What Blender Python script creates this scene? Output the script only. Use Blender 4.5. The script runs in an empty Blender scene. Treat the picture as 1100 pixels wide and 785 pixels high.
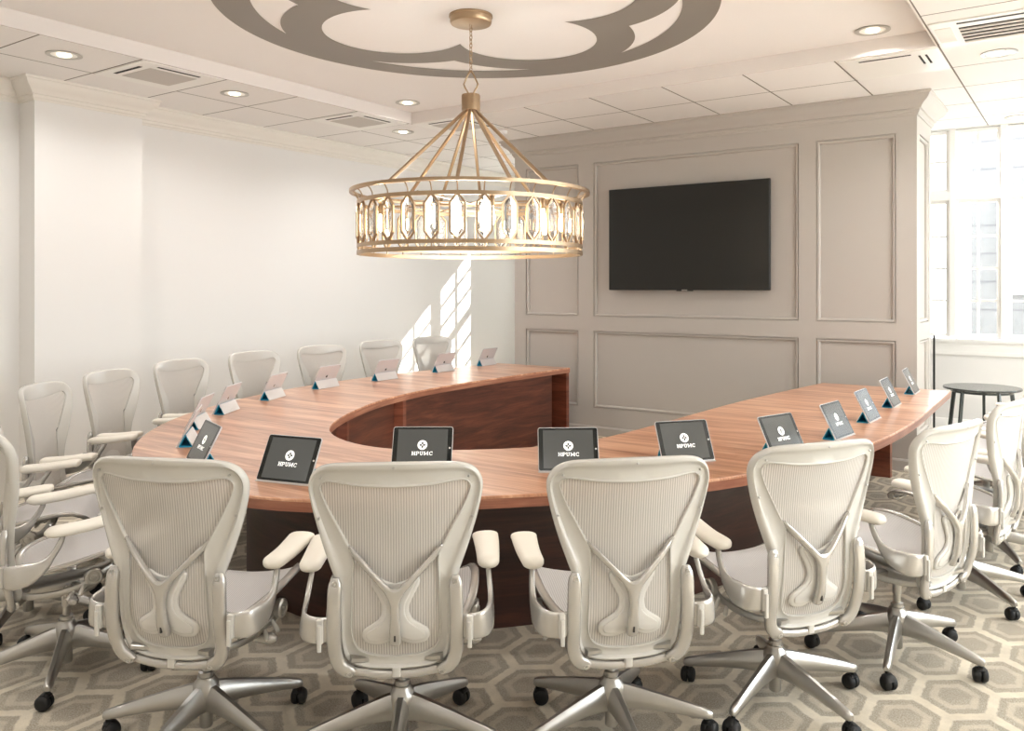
import bpy, math, random
from mathutils import Vector, Matrix
from mathutils.geometry import tessellate_polygon
random.seed(7)
C = bpy.context.scene.collection
sc = bpy.context.scene
PI = math.pi
R = math.radians

# ------------------------------------------------------------------ camera
cam_d = bpy.data.cameras.new('camera')
cam = bpy.data.objects.new('camera', cam_d); C.objects.link(cam)
cam_d.sensor_width = 36.0
cam_d.lens = 886.0 / 1100.0 * 36.0
cam_d.shift_x = -26.0 / 1100.0
cam_d.shift_y = -83.24 / 1100.0
cam_d.clip_start = 0.05
cam.location = (0, 0, 1.6)
cam.rotation_euler = (PI / 2, 0, R(33.904))
sc.camera = cam

# ------------------------------------------------------------------ light
sc.view_settings.view_transform = 'Standard'
sc.view_settings.look = 'None'
sc.view_settings.exposure = 0.58
sc.view_settings.gamma = 1.0
sc.view_settings.use_curve_mapping = False
try:
    sc.cycles.use_denoising = True
    sc.cycles.max_bounces = 10
    sc.cycles.diffuse_bounces = 5
    sc.cycles.glossy_bounces = 4
    sc.cycles.transparent_max_bounces = 12
    sc.cycles.sample_clamp_indirect = 6.0
    sc.cycles.caustics_reflective = False
    sc.cycles.caustics_refractive = False
except Exception:
    pass
SKY = 7.5
SUN = 24.0
CEIL_W = 8.0       # watts of each recessed downlight
world = bpy.data.worlds.new('world'); sc.world = world
world.use_nodes = True
wn = world.node_tree
for n in list(wn.nodes): wn.nodes.remove(n)
wo = wn.nodes.new('ShaderNodeOutputWorld'); wb = wn.nodes.new('ShaderNodeBackground')
wb.inputs[0].default_value = (0.94, 0.965, 1.0, 1); wb.inputs[1].default_value = SKY
wn.links.new(wb.outputs[0], wo.inputs[0])

sun_d = bpy.data.lights.new('sun', 'SUN'); sun_d.energy = SUN; sun_d.angle = R(0.6); sun_d.color = (1, 0.95, 0.88)
sun = bpy.data.objects.new('sun', sun_d); C.objects.link(sun)
sun.location = (2, 14, 12)
sun.rotation_euler = Vector((-1.0, -1.7, -1.445)).to_track_quat('-Z', 'Y').to_euler()

def portal(name, loc, rot, sx, sy, power=0.0, col=(1, 1, 1)):
    d = bpy.data.lights.new(name, 'AREA'); d.shape = 'RECTANGLE'; d.size = sx; d.size_y = sy
    d.energy = max(power, 1.0); d.color = col
    if power <= 0: d.cycles.is_portal = True
    o = bpy.data.objects.new(name, d); C.objects.link(o); o.location = loc; o.rotation_euler = rot
    return o
portal('sky_portal_back', (0.65, 9.98, 2.1), (-PI / 2, 0, 0), 4.9, 2.4)
portal('sky_portal_corner', (-6.15, 10.68, 2.1), (-PI / 2, 0, 0), 1.1, 2.4)
portal('sky_portal_side', (3.44, 5.75, 1.9), (PI / 2, 0, PI / 2), 7.2, 2.4)

# ------------------------------------------------------------------ helpers
def lin(c):
    def f(v):
        v /= 255.0
        return v / 12.92 if v <= 0.04045 else ((v + 0.055) / 1.055) ** 2.4
    return (f(c[0]), f(c[1]), f(c[2]), 1.0)

def mat(name, rgb, rough=0.5, metal=0.0, spec=0.5, emit=None, estr=0.0, coat=0.0):
    m = bpy.data.materials.new(name); m.use_nodes = True
    b = m.node_tree.nodes['Principled BSDF']
    b.inputs['Base Color'].default_value = lin(rgb)
    b.inputs['Roughness'].default_value = rough
    b.inputs['Metallic'].default_value = metal
    b.inputs['Specular IOR Level'].default_value = spec
    b.inputs['Coat Weight'].default_value = coat
    if emit:
        b.inputs['Emission Color'].default_value = lin(emit)
        b.inputs['Emission Strength'].default_value = estr
    return m

class NT:
    """short hand for building node trees"""
    def __init__(s, m): s.m = m; s.t = m.node_tree; s.b = s.t.nodes['Principled BSDF']
    def n(s, kind, **kw):
        x = s.t.nodes.new(kind)
        for k, v in kw.items(): setattr(x, k, v)
        return x
    def l(s, a, b): s.t.links.new(a, b)
    def math(s, op, a, b=None, c=None):
        x = s.n('ShaderNodeMath', operation=op)
        for i, v in enumerate((a, b, c)):
            if v is None: continue
            if isinstance(v, (int, float)): x.inputs[i].default_value = v
            else: s.l(v, x.inputs[i])
        return x.outputs[0]
    def coord(s, which='Object'):
        return s.n('ShaderNodeTexCoord').outputs[which]
    def mapping(s, vec, scale=(1, 1, 1), loc=(0, 0, 0), rot=(0, 0, 0)):
        x = s.n('ShaderNodeMapping'); s.l(vec, x.inputs[0])
        x.inputs['Scale'].default_value = scale; x.inputs['Location'].default_value = loc; x.inputs['Rotation'].default_value = rot
        return x.outputs[0]
    def noise(s, vec, scale, detail=4, rough=0.5, dist=0.0):
        x = s.n('ShaderNodeTexNoise'); s.l(vec, x.inputs['Vector'])
        x.inputs['Scale'].default_value = scale; x.inputs['Detail'].default_value = detail
        x.inputs['Roughness'].default_value = rough; x.inputs['Distortion'].default_value = dist
        return x.outputs[0]
    def ramp(s, fac, stops):
        x = s.n('ShaderNodeValToRGB'); s.l(fac, x.inputs[0])
        e = x.color_ramp.elements
        while len(e) < len(stops): e.new(0.5)
        for i, (p, c) in enumerate(stops):
            e[i].position = p; e[i].color = c if len(c) == 4 else lin(c)
        return x.outputs[0]
    def mix(s, fac, a, b, mode='MIX'):
        x = s.n('ShaderNodeMix', data_type='RGBA', blend_type=mode)
        for i, v in ((0, fac), (6, a), (7, b)):
            if isinstance(v, (int, float)): x.inputs[i].default_value = v
            elif isinstance(v, tuple): x.inputs[i].default_value = v if len(v) == 4 else lin(v)
            else: s.l(v, x.inputs[i])
        return x.outputs[2]
    def bump(s, h, strength=0.2, dist=0.01):
        x = s.n('ShaderNodeBump'); x.inputs['Strength'].default_value = strength; x.inputs['Distance'].default_value = dist
        s.l(h, x.inputs['Height']); s.l(x.outputs[0], s.b.inputs['Normal'])

class MB:
    def __init__(s): s.v = []; s.f = []
    def add(s, vs, fs):
        o = len(s.v); s.v += [tuple(p) for p in vs]; s.f += [tuple(i + o for i in f) for f in fs]
        return s
    def box(s, x0, x1, y0, y1, z0, z1, M=None):
        vs = [Vector((x, y, z)) for z in (z0, z1) for y in (y0, y1) for x in (x0, x1)]
        if M is not None: vs = [M @ v for v in vs]
        return s.add(vs, [(0, 2, 3, 1), (4, 5, 7, 6), (0, 1, 5, 4), (2, 6, 7, 3), (0, 4, 6, 2), (1, 3, 7, 5)])
    def rbox(s, x0, x1, y0, y1, z0, z1, r=0.01, n=3, M=None):
        """box with rounded vertical edges and a chamfered top and bottom"""
        pts = []
        r = min(r, (x1 - x0) / 2.01, (y1 - y0) / 2.01)
        for cx, cy, a0 in ((x1 - r, y1 - r, 0), (x0 + r, y1 - r, 90), (x0 + r, y0 + r, 180), (x1 - r, y0 + r, 270)):
            for k in range(n + 1):
                a = R(a0 + 90 * k / n); pts.append((cx + r * math.cos(a), cy + r * math.sin(a), cx, cy))
        c = min(r * 0.5, (z1 - z0) * 0.3)
        rings = []
        for z, ins in ((z0, c), (z0 + c, 0), (z1 - c, 0), (z1, c)):
            k = 1 - ins / r if r > 0 else 1
            ring = [Vector((cx + (x - cx) * k, cy + (y - cy) * k, z)) for x, y, cx, cy in pts]
            if M is not None: ring = [M @ v for v in ring]
            rings.append(ring)
        return s.loft(rings)
    def loft(s, rings, cap0=True, cap1=True, closed=True):
        n = len(rings[0]); o = len(s.v)
        for r in rings: s.v += [tuple(p) for p in r]
        for i in range(len(rings) - 1):
            for k in range(n if closed else n - 1):
                a = o + i * n + k; b = o + i * n + (k + 1) % n
                s.f.append((a, b, b + n, a + n))
        if cap0: s.f.append(tuple(o + k for k in range(n))[::-1])
        if cap1: s.f.append(tuple(o + (len(rings) - 1) * n + k for k in range(n)))
        return s
    def shaped(s, rings, pl):
        """loft whose two ends follow a concave outline pl"""
        o = len(s.v); n = len(pl); s.loft(rings, False, False)
        tri = tessellate_polygon([[Vector((x, z, 0)) for x, z in pl]])
        e = o + (len(rings) - 1) * n
        for a, b, c in tri: s.f.append((o + a, o + b, o + c)); s.f.append((e + c, e + b, e + a))
        return s
    def lathe(s, prof, n=24, M=None, cap0=True, cap1=True):
        rings = []
        for r, z in prof:
            ring = [Vector((r * math.cos(2 * PI * k / n), r * math.sin(2 * PI * k / n), z)) for k in range(n)]
            if M is not None: ring = [M @ v for v in ring]
            rings.append(ring)
        return s.loft(rings, cap0, cap1)
    def cyl(s, p, q, r0, r1=None, n=16):
        r1 = r0 if r1 is None else r1
        p = Vector(p); q = Vector(q); d = q - p
        M = Matrix.Translation(p) @ d.to_track_quat('Z', 'Y').to_matrix().to_4x4()
        return s.lathe([(r0, 0), (r1, d.length)], n, M)
    def sweep(s, path, secs, up=(0, 0, 1), n=12, e=2.0, closed=False, cap=True):
        """secs: (half width across, half height along up) per point; superellipse exponent e"""
        P = [Vector(p) for p in path]; m = len(P)
        if isinstance(secs, tuple): secs = [secs] * m
        T = []
        for i in range(m):
            if closed: t = P[(i + 1) % m] - P[i - 1]
            elif i == 0: t = P[1] - P[0]
            elif i == m - 1: t = P[-1] - P[-2]
            else: t = (P[i + 1] - P[i]).normalized() + (P[i] - P[i - 1]).normalized()
            T.append(t.normalized())
        u = Vector(up); u = (u - T[0] * u.dot(T[0])).normalized()
        rings = []
        for i in range(m):
            if i:
                q = T[i - 1].rotation_difference(T[i]); u = q @ u
                u = (u - T[i] * u.dot(T[i])).normalized()
            if closed:
                u = Vector(up); u = (u - T[i] * u.dot(T[i])).normalized()
            w = T[i].cross(u)
            a, b = secs[i]
            ring = []
            for k in range(n):
                t = 2 * PI * (k + 0.5) / n; cs, sn = math.cos(t), math.sin(t)
                ring.append(P[i] + w * (a * math.copysign(abs(cs) ** (2 / e), cs)) + u * (b * math.copysign(abs(sn) ** (2 / e), sn)))
            rings.append(ring)
        if closed:
            rings.append(rings[0]); return s.loft(rings, False, False)
        return s.loft(rings, cap, cap)
    def prism(s, poly, z0, z1, M=None):
        a = [Vector((x, y, z0)) for x, y in poly]; b = [Vector((x, y, z1)) for x, y in poly]
        if M is not None: a = [M @ v for v in a]; b = [M @ v for v in b]
        return s.loft([a, b])
    def build(s, name, m, parent=None, smooth=38, M=None):
        me = bpy.data.meshes.new(name)
        vs = s.v if M is None else [tuple(M @ Vector(v)) for v in s.v]
        me.from_pydata(vs, [], s.f); me.validate(); me.update()
        import bmesh
        bm = bmesh.new(); bm.from_mesh(me)
        bmesh.ops.recalc_face_normals(bm, faces=bm.faces); bm.to_mesh(me); bm.free()
        if smooth:
            me.shade_smooth(); me.set_sharp_from_angle(angle=R(smooth))
        me.materials.append(m)
        o = bpy.data.objects.new(name, me); C.objects.link(o)
        if parent is not None: o.parent = parent
        return o

def tag(o, label, cat, group=None, kind=None):
    o['label'] = label; o['category'] = cat
    if group: o['group'] = group
    if kind: o['kind'] = kind
    return o
def thing(name, label, cat, loc=(0, 0, 0), rotz=0.0, group=None):
    o = bpy.data.objects.new(name, None); C.objects.link(o); o.empty_display_size = 0.1
    o.location = loc; o.rotation_euler = (0, 0, rotz)
    return tag(o, label, cat, group)
def struct(o): o['kind'] = 'structure'; return o
def copy_tree(root):
    c = root.copy(); C.objects.link(c)
    for ch in root.children:
        d = ch.copy(); C.objects.link(d); d.parent = c
        for g in ch.children:
            e = g.copy(); C.objects.link(e); e.parent = d
    return c

def catmull(pts, k=4, closed=False):
    P = [Vector(p) for p in pts]; n = len(P); out = []
    rng = range(n if closed else n - 1)
    for i in rng:
        p1, p2 = P[i], P[(i + 1) % n]
        p0 = P[i - 1] if (closed or i > 0) else p1 * 2 - p2
        p3 = P[(i + 2) % n] if (closed or i < n - 2) else p2 * 2 - p1
        for j in range(k):
            t = j / k
            out.append(0.5 * ((2 * p1) + (p2 - p0) * t + (2 * p0 - 5 * p1 + 4 * p2 - p3) * t * t + (3 * p1 - p0 - 3 * p2 + p3) * t ** 3))
    if not closed: out.append(P[-1])
    return out
def interp(tab, x):
    if x <= tab[0][0]: return tab[0][1]
    for (a, b), (c, d) in zip(tab, tab[1:]):
        if x <= c:
            t = (x - a) / (c - a); return b + (d - b) * t
    return tab[-1][1]

# ------------------------------------------------------------------ materials
def m_paint(name, rgb, rough=0.75):
    m = mat(name, rgb, rough, spec=0.3); t = NT(m)
    v = t.coord(); t.bump(t.noise(v, 220, 2), 0.05, 0.002)
    return m
M_wall = m_paint('wall_paint', (233, 231, 228))
M_greige = m_paint('greige_panel_paint', (186, 180, 173), 0.5)
M_trim = m_paint('trim_paint', (233, 228, 220), 0.45)
M_soffit = m_paint('plaster_paint', (243, 240, 239))
M_white = mat('white_enamel', (243, 241, 237), 0.4)
M_emblem = mat('grey_ceiling_paint', (139, 133, 127), 0.6)
M_dark = mat('dark_slot', (40, 38, 36), 0.8)
M_grille = mat('grey_grille', (198, 192, 186), 0.6)
M_dlight = mat('lamp_glow', (255, 240, 215), 0.5, emit=(255, 238, 210), estr=6.0)
M_chrome = mat('brushed_trim_ring', (190, 186, 180), 0.3, metal=0.8)

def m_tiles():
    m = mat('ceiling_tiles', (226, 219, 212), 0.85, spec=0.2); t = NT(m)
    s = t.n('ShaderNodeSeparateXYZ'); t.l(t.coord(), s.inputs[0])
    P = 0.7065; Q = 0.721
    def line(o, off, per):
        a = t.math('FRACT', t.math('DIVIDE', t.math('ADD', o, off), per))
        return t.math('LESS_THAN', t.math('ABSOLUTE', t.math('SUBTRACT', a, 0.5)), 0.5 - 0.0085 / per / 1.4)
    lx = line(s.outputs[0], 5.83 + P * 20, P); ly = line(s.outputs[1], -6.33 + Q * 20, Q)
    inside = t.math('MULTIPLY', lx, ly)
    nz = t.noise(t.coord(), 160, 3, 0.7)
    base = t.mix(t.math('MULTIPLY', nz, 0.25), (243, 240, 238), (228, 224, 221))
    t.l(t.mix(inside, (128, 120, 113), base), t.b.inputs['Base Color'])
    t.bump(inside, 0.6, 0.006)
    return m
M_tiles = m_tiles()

def m_carpet():
    m = mat('hexagon_carpet', (150, 140, 125), 0.95, spec=0.1); t = NT(m)
    co = t.coord()
    ax, ay = 0.262, 0.285
    wob = t.n('ShaderNodeTexNoise'); t.l(co, wob.inputs['Vector']); wob.inputs['Scale'].default_value = 35.0; wob.inputs['Detail'].default_value = 2
    add = t.n('ShaderNodeVectorMath', operation='MULTIPLY_ADD'); t.l(wob.outputs['Color'], add.inputs[0])
    add.inputs[1].default_value = (0.018, 0.018, 0); t.l(co, add.inputs[2])
    p = t.mapping(add.outputs[0], scale=(1 / ax, 0.8660254 / ay, 0), loc=(0.15 + 40, 0.13 + 40, 0))
    def cell(vec, off):
        a = t.n('ShaderNodeVectorMath', operation='ADD'); t.l(vec, a.inputs[0]); a.inputs[1].default_value = off
        w = t.n('ShaderNodeVectorMath', operation='WRAP'); t.l(a.outputs[0], w.inputs[0])
        w.inputs[1].default_value = (0.5, 0.8660254, 1); w.inputs[2].default_value = (-0.5, -0.8660254, -1)
        b = t.n('ShaderNodeVectorMath', operation='ABSOLUTE'); t.l(w.outputs[0], b.inputs[0])
        s = t.n('ShaderNodeSeparateXYZ'); t.l(b.outputs[0], s.inputs[0])
        return t.math('MAXIMUM', s.outputs[0], t.math('ADD', t.math('MULTIPLY', s.outputs[0], 0.5), t.math('MULTIPLY', s.outputs[1], 0.8660254)))
    d = t.math('MINIMUM', cell(p, (0, 0, 0)), cell(p, (0.5, 0.8660254, 0)))
    cream, dk, md, lt = (226, 216, 195), (152, 142, 125), (192, 182, 163), (154, 144, 128)
    col = t.ramp(d, [(0.0, lt), (0.20, lt), (0.235, md), (0.30, md), (0.335, dk), (0.415, dk), (0.44, cream)])
    n1 = t.noise(co, 170, 3, 0.85); n2 = t.noise(co, 9, 3, 0.6)
    col = t.mix(t.ramp(n1, [(0.38, (0, 0, 0, 1)), (0.62, (1, 1, 1, 1))]), col, t.mix(0.5, col, (240, 232, 216)))
    col = t.mix(t.ramp(n2, [(0.3, (0, 0, 0, 1)), (0.75, (0.35, 0.35, 0.35, 1))]), col, (140, 131, 118))
    t.l(col, t.b.inputs['Base Color'])
    t.bump(n1, 0.5, 0.006)
    return m
M_carpet = m_carpet()

def m_wood(name, c0, c1, c2, rough=0.28, vert=False, coat=0.3):
    m = mat(name, c1, rough, coat=coat); t = NT(m); co = t.coord()
    if vert: a = t.mapping(co, scale=(0.9, 0.9, 9.0), rot=(0.12, 0.1, 0)); b = t.mapping(co, scale=(2.5, 2.5, 60))
    else: a = t.mapping(co, scale=(0.7, 7.5, 1)); b = t.mapping(co, scale=(2.0, 75, 1))
    w = t.noise(a, 1.6, 5, 0.6, 0.8); f = t.noise(b, 1.5, 4, 0.7, 0.2)
    k = t.math('ADD', t.math('MULTIPLY', w, 0.72), t.math('MULTIPLY', f, 0.28))
    col = t.ramp(k, [(0.33, c0), (0.5, c1), (0.64, c2)])
    t.l(col, t.b.inputs['Base Color'])
    t.bump(f, 0.06, 0.002)
    t.b.inputs['Coat Roughness'].default_value = 0.15
    return m
M_wood = m_wood('sapele_top', (148, 96, 68), (202, 146, 112), (232, 186, 152))
M_edge = m_wood('sapele_edge', (126, 74, 55), (160, 104, 80), (186, 134, 108), vert=True)
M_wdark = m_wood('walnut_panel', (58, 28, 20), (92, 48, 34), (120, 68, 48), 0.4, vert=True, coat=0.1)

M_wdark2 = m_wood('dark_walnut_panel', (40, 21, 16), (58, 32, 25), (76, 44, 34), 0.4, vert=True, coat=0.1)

M_frame = mat('pearl_grey_plastic', (204, 201, 194), 0.25)
M_frame2 = mat('satin_silver_metal', (198, 195, 190), 0.26, metal=0.6)
M_alu = mat('satin_aluminium', (186, 184, 180), 0.32, metal=0.95)
M_pad = mat('cream_armpad', (238, 232, 220), 0.5)
M_black = mat('black_rubber', (14, 14, 14), 0.6)
M_lumbar = mat('translucent_grey_plastic', (212, 209, 203), 0.25)

def m_mesh(name, c0, c1, alpha, per=0.011, axis=0):
    m = mat(name, c0, 0.6); t = NT(m); co = t.coord()
    s = t.n('ShaderNodeSeparateXYZ'); t.l(co, s.inputs[0])
    w = t.math('ABSOLUTE', t.math('SUBTRACT', t.math('FRACT', t.math('DIVIDE', t.math('ADD', s.outputs[axis], 5), per)), 0.5))
    col = t.ramp(w, [(0.10, c1), (0.3, c0)])
    t.l(col, t.b.inputs['Base Color'])
    holes = t.ramp(w, [(0.10, (alpha, alpha, alpha, 1)), (0.3, (0.97, 0.97, 0.97, 1))])
    t.l(holes, t.b.inputs['Alpha'])
    t.bump(w, 0.5, 0.003)
    return m
M_back = m_mesh('woven_back_mesh', (206, 201, 194), (184, 178, 170), 0.82, per=0.0085)
M_seat = m_mesh('woven_seat_mesh', (216, 214, 213), (192, 189, 188), 0.95, per=0.009)

M_brass = mat('champagne_brass', (178, 154, 126), 0.34, metal=0.85)
def m_glass(name, tint=(255, 255, 255), gl=0.10):
    m = bpy.data.materials.new(name); m.use_nodes = True; nt = m.node_tree
    for n in list(nt.nodes): nt.nodes.remove(n)
    o = nt.nodes.new('ShaderNodeOutputMaterial'); mx = nt.nodes.new('ShaderNodeMixShader')
    tr = nt.nodes.new('ShaderNodeBsdfTransparent'); g = nt.nodes.new('ShaderNodeBsdfGlossy')
    tr.inputs[0].default_value = lin(tint); g.inputs['Roughness'].default_value = 0.03
    mx.inputs[0].default_value = gl
    nt.links.new(tr.outputs[0], mx.inputs[1]); nt.links.new(g.outputs[0], mx.inputs[2]); nt.links.new(mx.outputs[0], o.inputs[0])
    return m
M_pane = m_glass('window_glass', (250, 252, 252), 0.05)
M_crystal = mat('cut_crystal', (255, 255, 255), 0.02)
_b = M_crystal.node_tree.nodes['Principled BSDF']
_b.inputs['Transmission Weight'].default_value = 0.85; _b.inputs['IOR'].default_value = 1.22
M_bulb = mat('warm_bulb', (255, 244, 225), 0.4, emit=(255, 226, 180), estr=26.0)
M_tv = mat('tv_glass', (30, 30, 27), 0.42, spec=0.35)
M_tvb = mat('tv_black_plastic', (18, 18, 17), 0.35)
M_silver = mat('tablet_aluminium', (206, 206, 208), 0.4, metal=0.1)
M_bezel = mat('tablet_bezel', (26, 30, 30), 0.12)
M_screen = mat('tablet_screen', (40, 40, 38), 0.15, emit=(84, 84, 80), estr=0.55)
M_logo = mat('white_screen_mark', (235, 235, 230), 0.4, emit=(240, 240, 235), estr=0.7)
M_cover = mat('pale_grey_cover', (212, 210, 208), 0.6)
M_cyan = mat('teal_cover_lining', (30, 158, 196), 0.6)
M_stool = mat('dark_grey_metal', (66, 70, 68), 0.25, metal=0.3, coat=0.4)
M_brick = None

# ------------------------------------------------------------------ room shell
XL, XR, YB, YF, ZC, ZT = -7.34, 3.2, 9.75, -2.6, 3.295, 3.41
YA, XA = 10.45, -4.2      # deeper bay at the left end of the back wall, hidden by the panelled volume
TX0, TX1, TY0, TY1 = -5.83, -0.888, 2.004, 6.36
fl = MB().box(XL - 0.2, XR + 0.2, YF - 0.2, YA + 0.3, -0.1, 0).build('floor', M_carpet, smooth=0); struct(fl)

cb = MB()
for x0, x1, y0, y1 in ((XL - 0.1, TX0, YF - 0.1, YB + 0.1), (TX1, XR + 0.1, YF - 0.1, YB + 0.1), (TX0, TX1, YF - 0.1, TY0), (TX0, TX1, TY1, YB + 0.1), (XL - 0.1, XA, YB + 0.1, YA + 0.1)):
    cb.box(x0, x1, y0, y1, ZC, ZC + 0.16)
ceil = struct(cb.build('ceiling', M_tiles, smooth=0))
tr = MB()
t_ = 0.012
tr.box(TX0, TX1, TY0, TY1, ZT, ZT + 0.06)
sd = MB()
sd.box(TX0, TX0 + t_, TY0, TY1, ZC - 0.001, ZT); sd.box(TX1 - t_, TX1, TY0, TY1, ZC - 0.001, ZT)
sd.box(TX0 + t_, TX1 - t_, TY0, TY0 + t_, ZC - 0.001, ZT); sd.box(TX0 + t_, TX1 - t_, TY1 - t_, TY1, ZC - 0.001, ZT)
struct(tr.build('ceiling_tray', M_soffit, smooth=0))
struct(sd.build('trim_5', m_paint('tray_side_shade', (228, 222, 218)), smooth=0))  # tray sides greyer than the soffit: shade put into their colour

# left wall with its pilaster
PX = -7.08; PY0, PY1 = 3.27, 4.18
w = MB().box(XL - 0.15, XL, YF, YA, 0, ZC + 0.05); w.box(XL, PX, PY0, PY1, 0, ZC + 0.02)
struct(w.build('wall_left', M_wall, smooth=0))
struct(MB().box(XL - 0.15, XR + 0.15, YF - 0.15, YF, 0, ZC + 0.05).build('wall_front', M_wall, smooth=0))

def sweep2d(path, prof, name, m, left=True, parent=None):
    """mitred moulding: path of (x, y) points, prof of (outward, z)"""
    P = [Vector((a, b)) for a, b in path]; rings = []
    for i, p in enumerate(P):
        def nrm(d): d = d.normalized(); return Vector((-d.y, d.x)) if left else Vector((d.y, -d.x))
        if i == 0: n = nrm(P[1] - P[0])
        elif i == len(P) - 1: n = nrm(P[-1] - P[-2])
        else:
            a, b = nrm(P[i] - P[i - 1]), nrm(P[i + 1] - P[i]); n = (a + b) / (1 + a.dot(b))
        rings.append([Vector((p.x + n.x * o, p.y + n.y * o, z)) for o, z in prof])
    return struct(MB().loft(rings).build(name, m, parent, smooth=30))
def crown_prof(h, pr):
    z = ZC - 0.0015
    return [(0, z), (pr, z), (pr, z - 0.10 * h), (pr * 0.90, z - 0.15 * h), (pr * 0.86, z - 0.24 * h), (pr * 0.72, z - 0.38 * h), (pr * 0.50, z - 0.50 * h),
            (pr * 0.34, z - 0.62 * h), (pr * 0.30, z - 0.72 * h), (pr * 0.20, z - 0.74 * h), (pr * 0.18, z - 0.86 * h), (pr * 0.10, z - 0.92 * h), (pr * 0.08, z - h), (0, z - h)]
sweep2d([(XL, YF), (XL, PY0), (PX, PY0), (PX, PY1), (XL, PY1), (XL, YA)], crown_prof(0.175, 0.12), 'trim_1', M_trim, left=False)
base_prof = [(0, 0), (0.018, 0), (0.018, 0.11), (0.012, 0.125), (0.0, 0.14)]
sweep2d([(XL, YF), (XL, PY0), (PX, PY0), (PX, PY1), (XL, PY1), (XL, YA)], base_prof, 'baseboard_left', M_trim, left=False)

# ---- panelled volume that carries the television
BX0, BX1, BY0, BY1 = -5.541, -1.253, 7.8, 8.557
def panel_face(mb, o, ux, un, x0, x1, z0, z1, rects, depth=0.032):
    """wall face with stiles and rails proud of moulded recessed panels; o origin, ux along, un outward normal"""
    xs = sorted({x0, x1, *[r[0] for r in rects], *[r[1] for r in rects]}); zs = sorted({z0, z1, *[r[2] for r in rects], *[r[3] for r in rects]})
    def P(x, z, d): return o + ux * x + un * d + Vector((0, 0, z))
    for a, b in zip(xs, xs[1:]):
        for c, d in zip(zs, zs[1:]):
            cx, cz = (a + b) / 2, (c + d) / 2
            if any(r[0] < cx < r[1] and r[2] < cz < r[3] for r in rects): continue
            mb.add([P(a, c, 0), P(b, c, 0), P(b, d, 0), P(a, d, 0)], [(0, 1, 2, 3)])
    for r in rects:
        steps = [(0, 0), (0.0, -0.016), (0.008, -0.016), (0.011, -0.004), (0.024, -0.007), (0.032, -0.014), (0.033, -depth)]
        rings = [[P(r[0] + i, r[2] + i, d), P(r[1] - i, r[2] + i, d), P(r[1] - i, r[3] - i, d), P(r[0] + i, r[3] - i, d)] for i, d in steps]
        mb.loft(rings, cap0=False, cap1=True)
pz_u, pz_l = (1.29, 2.962), (0.30, 1.135)
cols = [(-5.384, -4.683), (-4.49, -2.273), (-2.112, -1.422)]
mb = MB()
panel_face(mb, Vector((0, BY0, 0)), Vector((1, 0, 0)), Vector((0, -1, 0)), BX0, BX1, 0, ZC, [(a, b, *z) for a, b in cols for z in (pz_u, pz_l)])
for X, n in ((BX1, 1), (BX0, -1)):
    panel_face(mb, Vector((X, 0, 0)), Vector((0, 1, 0)), Vector((n, 0, 0)), BY0, BY1, 0, ZC, [(7.93, 8.43, *z) for z in (pz_u, pz_l)])
mb.add([(BX0, BY1, 0), (BX1, BY1, 0), (BX1, BY1, ZC), (BX0, BY1, ZC), (BX0, BY0, ZC), (BX1, BY0, ZC)], [(0, 1, 2, 3)])
me_w = mb.build('wall_tv', M_greige, smooth=20); struct(me_w)
sweep2d([(BX0, BY1), (BX0, BY0), (BX1, BY0), (BX1, BY1), (BX0, BY1)], crown_prof(0.185, 0.13), 'trim_2', M_greige, left=False)
sweep2d([(BX0, BY1), (BX0, BY0), (BX1, BY0), (BX1, BY1)], [(0, 0), (0.02, 0), (0.02, 0.085), (0.012, 0.098), (0, 0.102)], 'baseboard_tv', M_greige, left=False)

# ---- window wall at the back
def wall_with_openings(mb, axis, p0, p1, a0, a1, z0, z1, ops):
    """solid wall between p0..p1 on its thin axis; openings (a, b, z0, z1)"""
    xs = sorted({a0, a1, *[o[0] for o in ops], *[o[1] for o in ops]}); zs = sorted({z0, z1, *[o[2] for o in ops], *[o[3] for o in ops]})
    for a, b in zip(xs, xs[1:]):
        for c, d in zip(zs, zs[1:]):
            cx, cz = (a + b) / 2, (c + d) / 2
            if any(o[0] < cx < o[1] and o[2] < cz < o[3] for o in ops): continue
            if axis == 'y': mb.box(a, b, p0, p1, c, d)
            else: mb.box(p0, p1, a, b, c, d)
back_ops = [(-1.83, 3.0, 1.06, 3.285)]
mb = MB(); wall_with_openings(mb, 'y', YB, YB + 0.22, XA, XR + 0.15, 0, ZC + 0.05, back_ops)
mb.box(XA, XA + 0.2, YB + 0.22, YA, 0, ZC + 0.05)
wall_with_openings(mb, 'y', YA, YA + 0.16, XL - 0.15, XA + 0.2, 0, ZC + 0.05, [(-6.66, -5.64, 1.0, 3.27)])
struct(mb.build('wall_back', M_wall, smooth=0))
side_ops = [(2.2 + 2.5 * k, 2.2 + 2.5 * k + 2.1, 0.7, 3.1) for k in range(3)]
mb = MB(); wall_with_openings(mb, 'x', XR, XR + 0.22, YF, YB, 0, ZC + 0.05, side_ops)
struct(mb.build('wall_right', M_wall, smooth=0))
wcount = [0]
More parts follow.
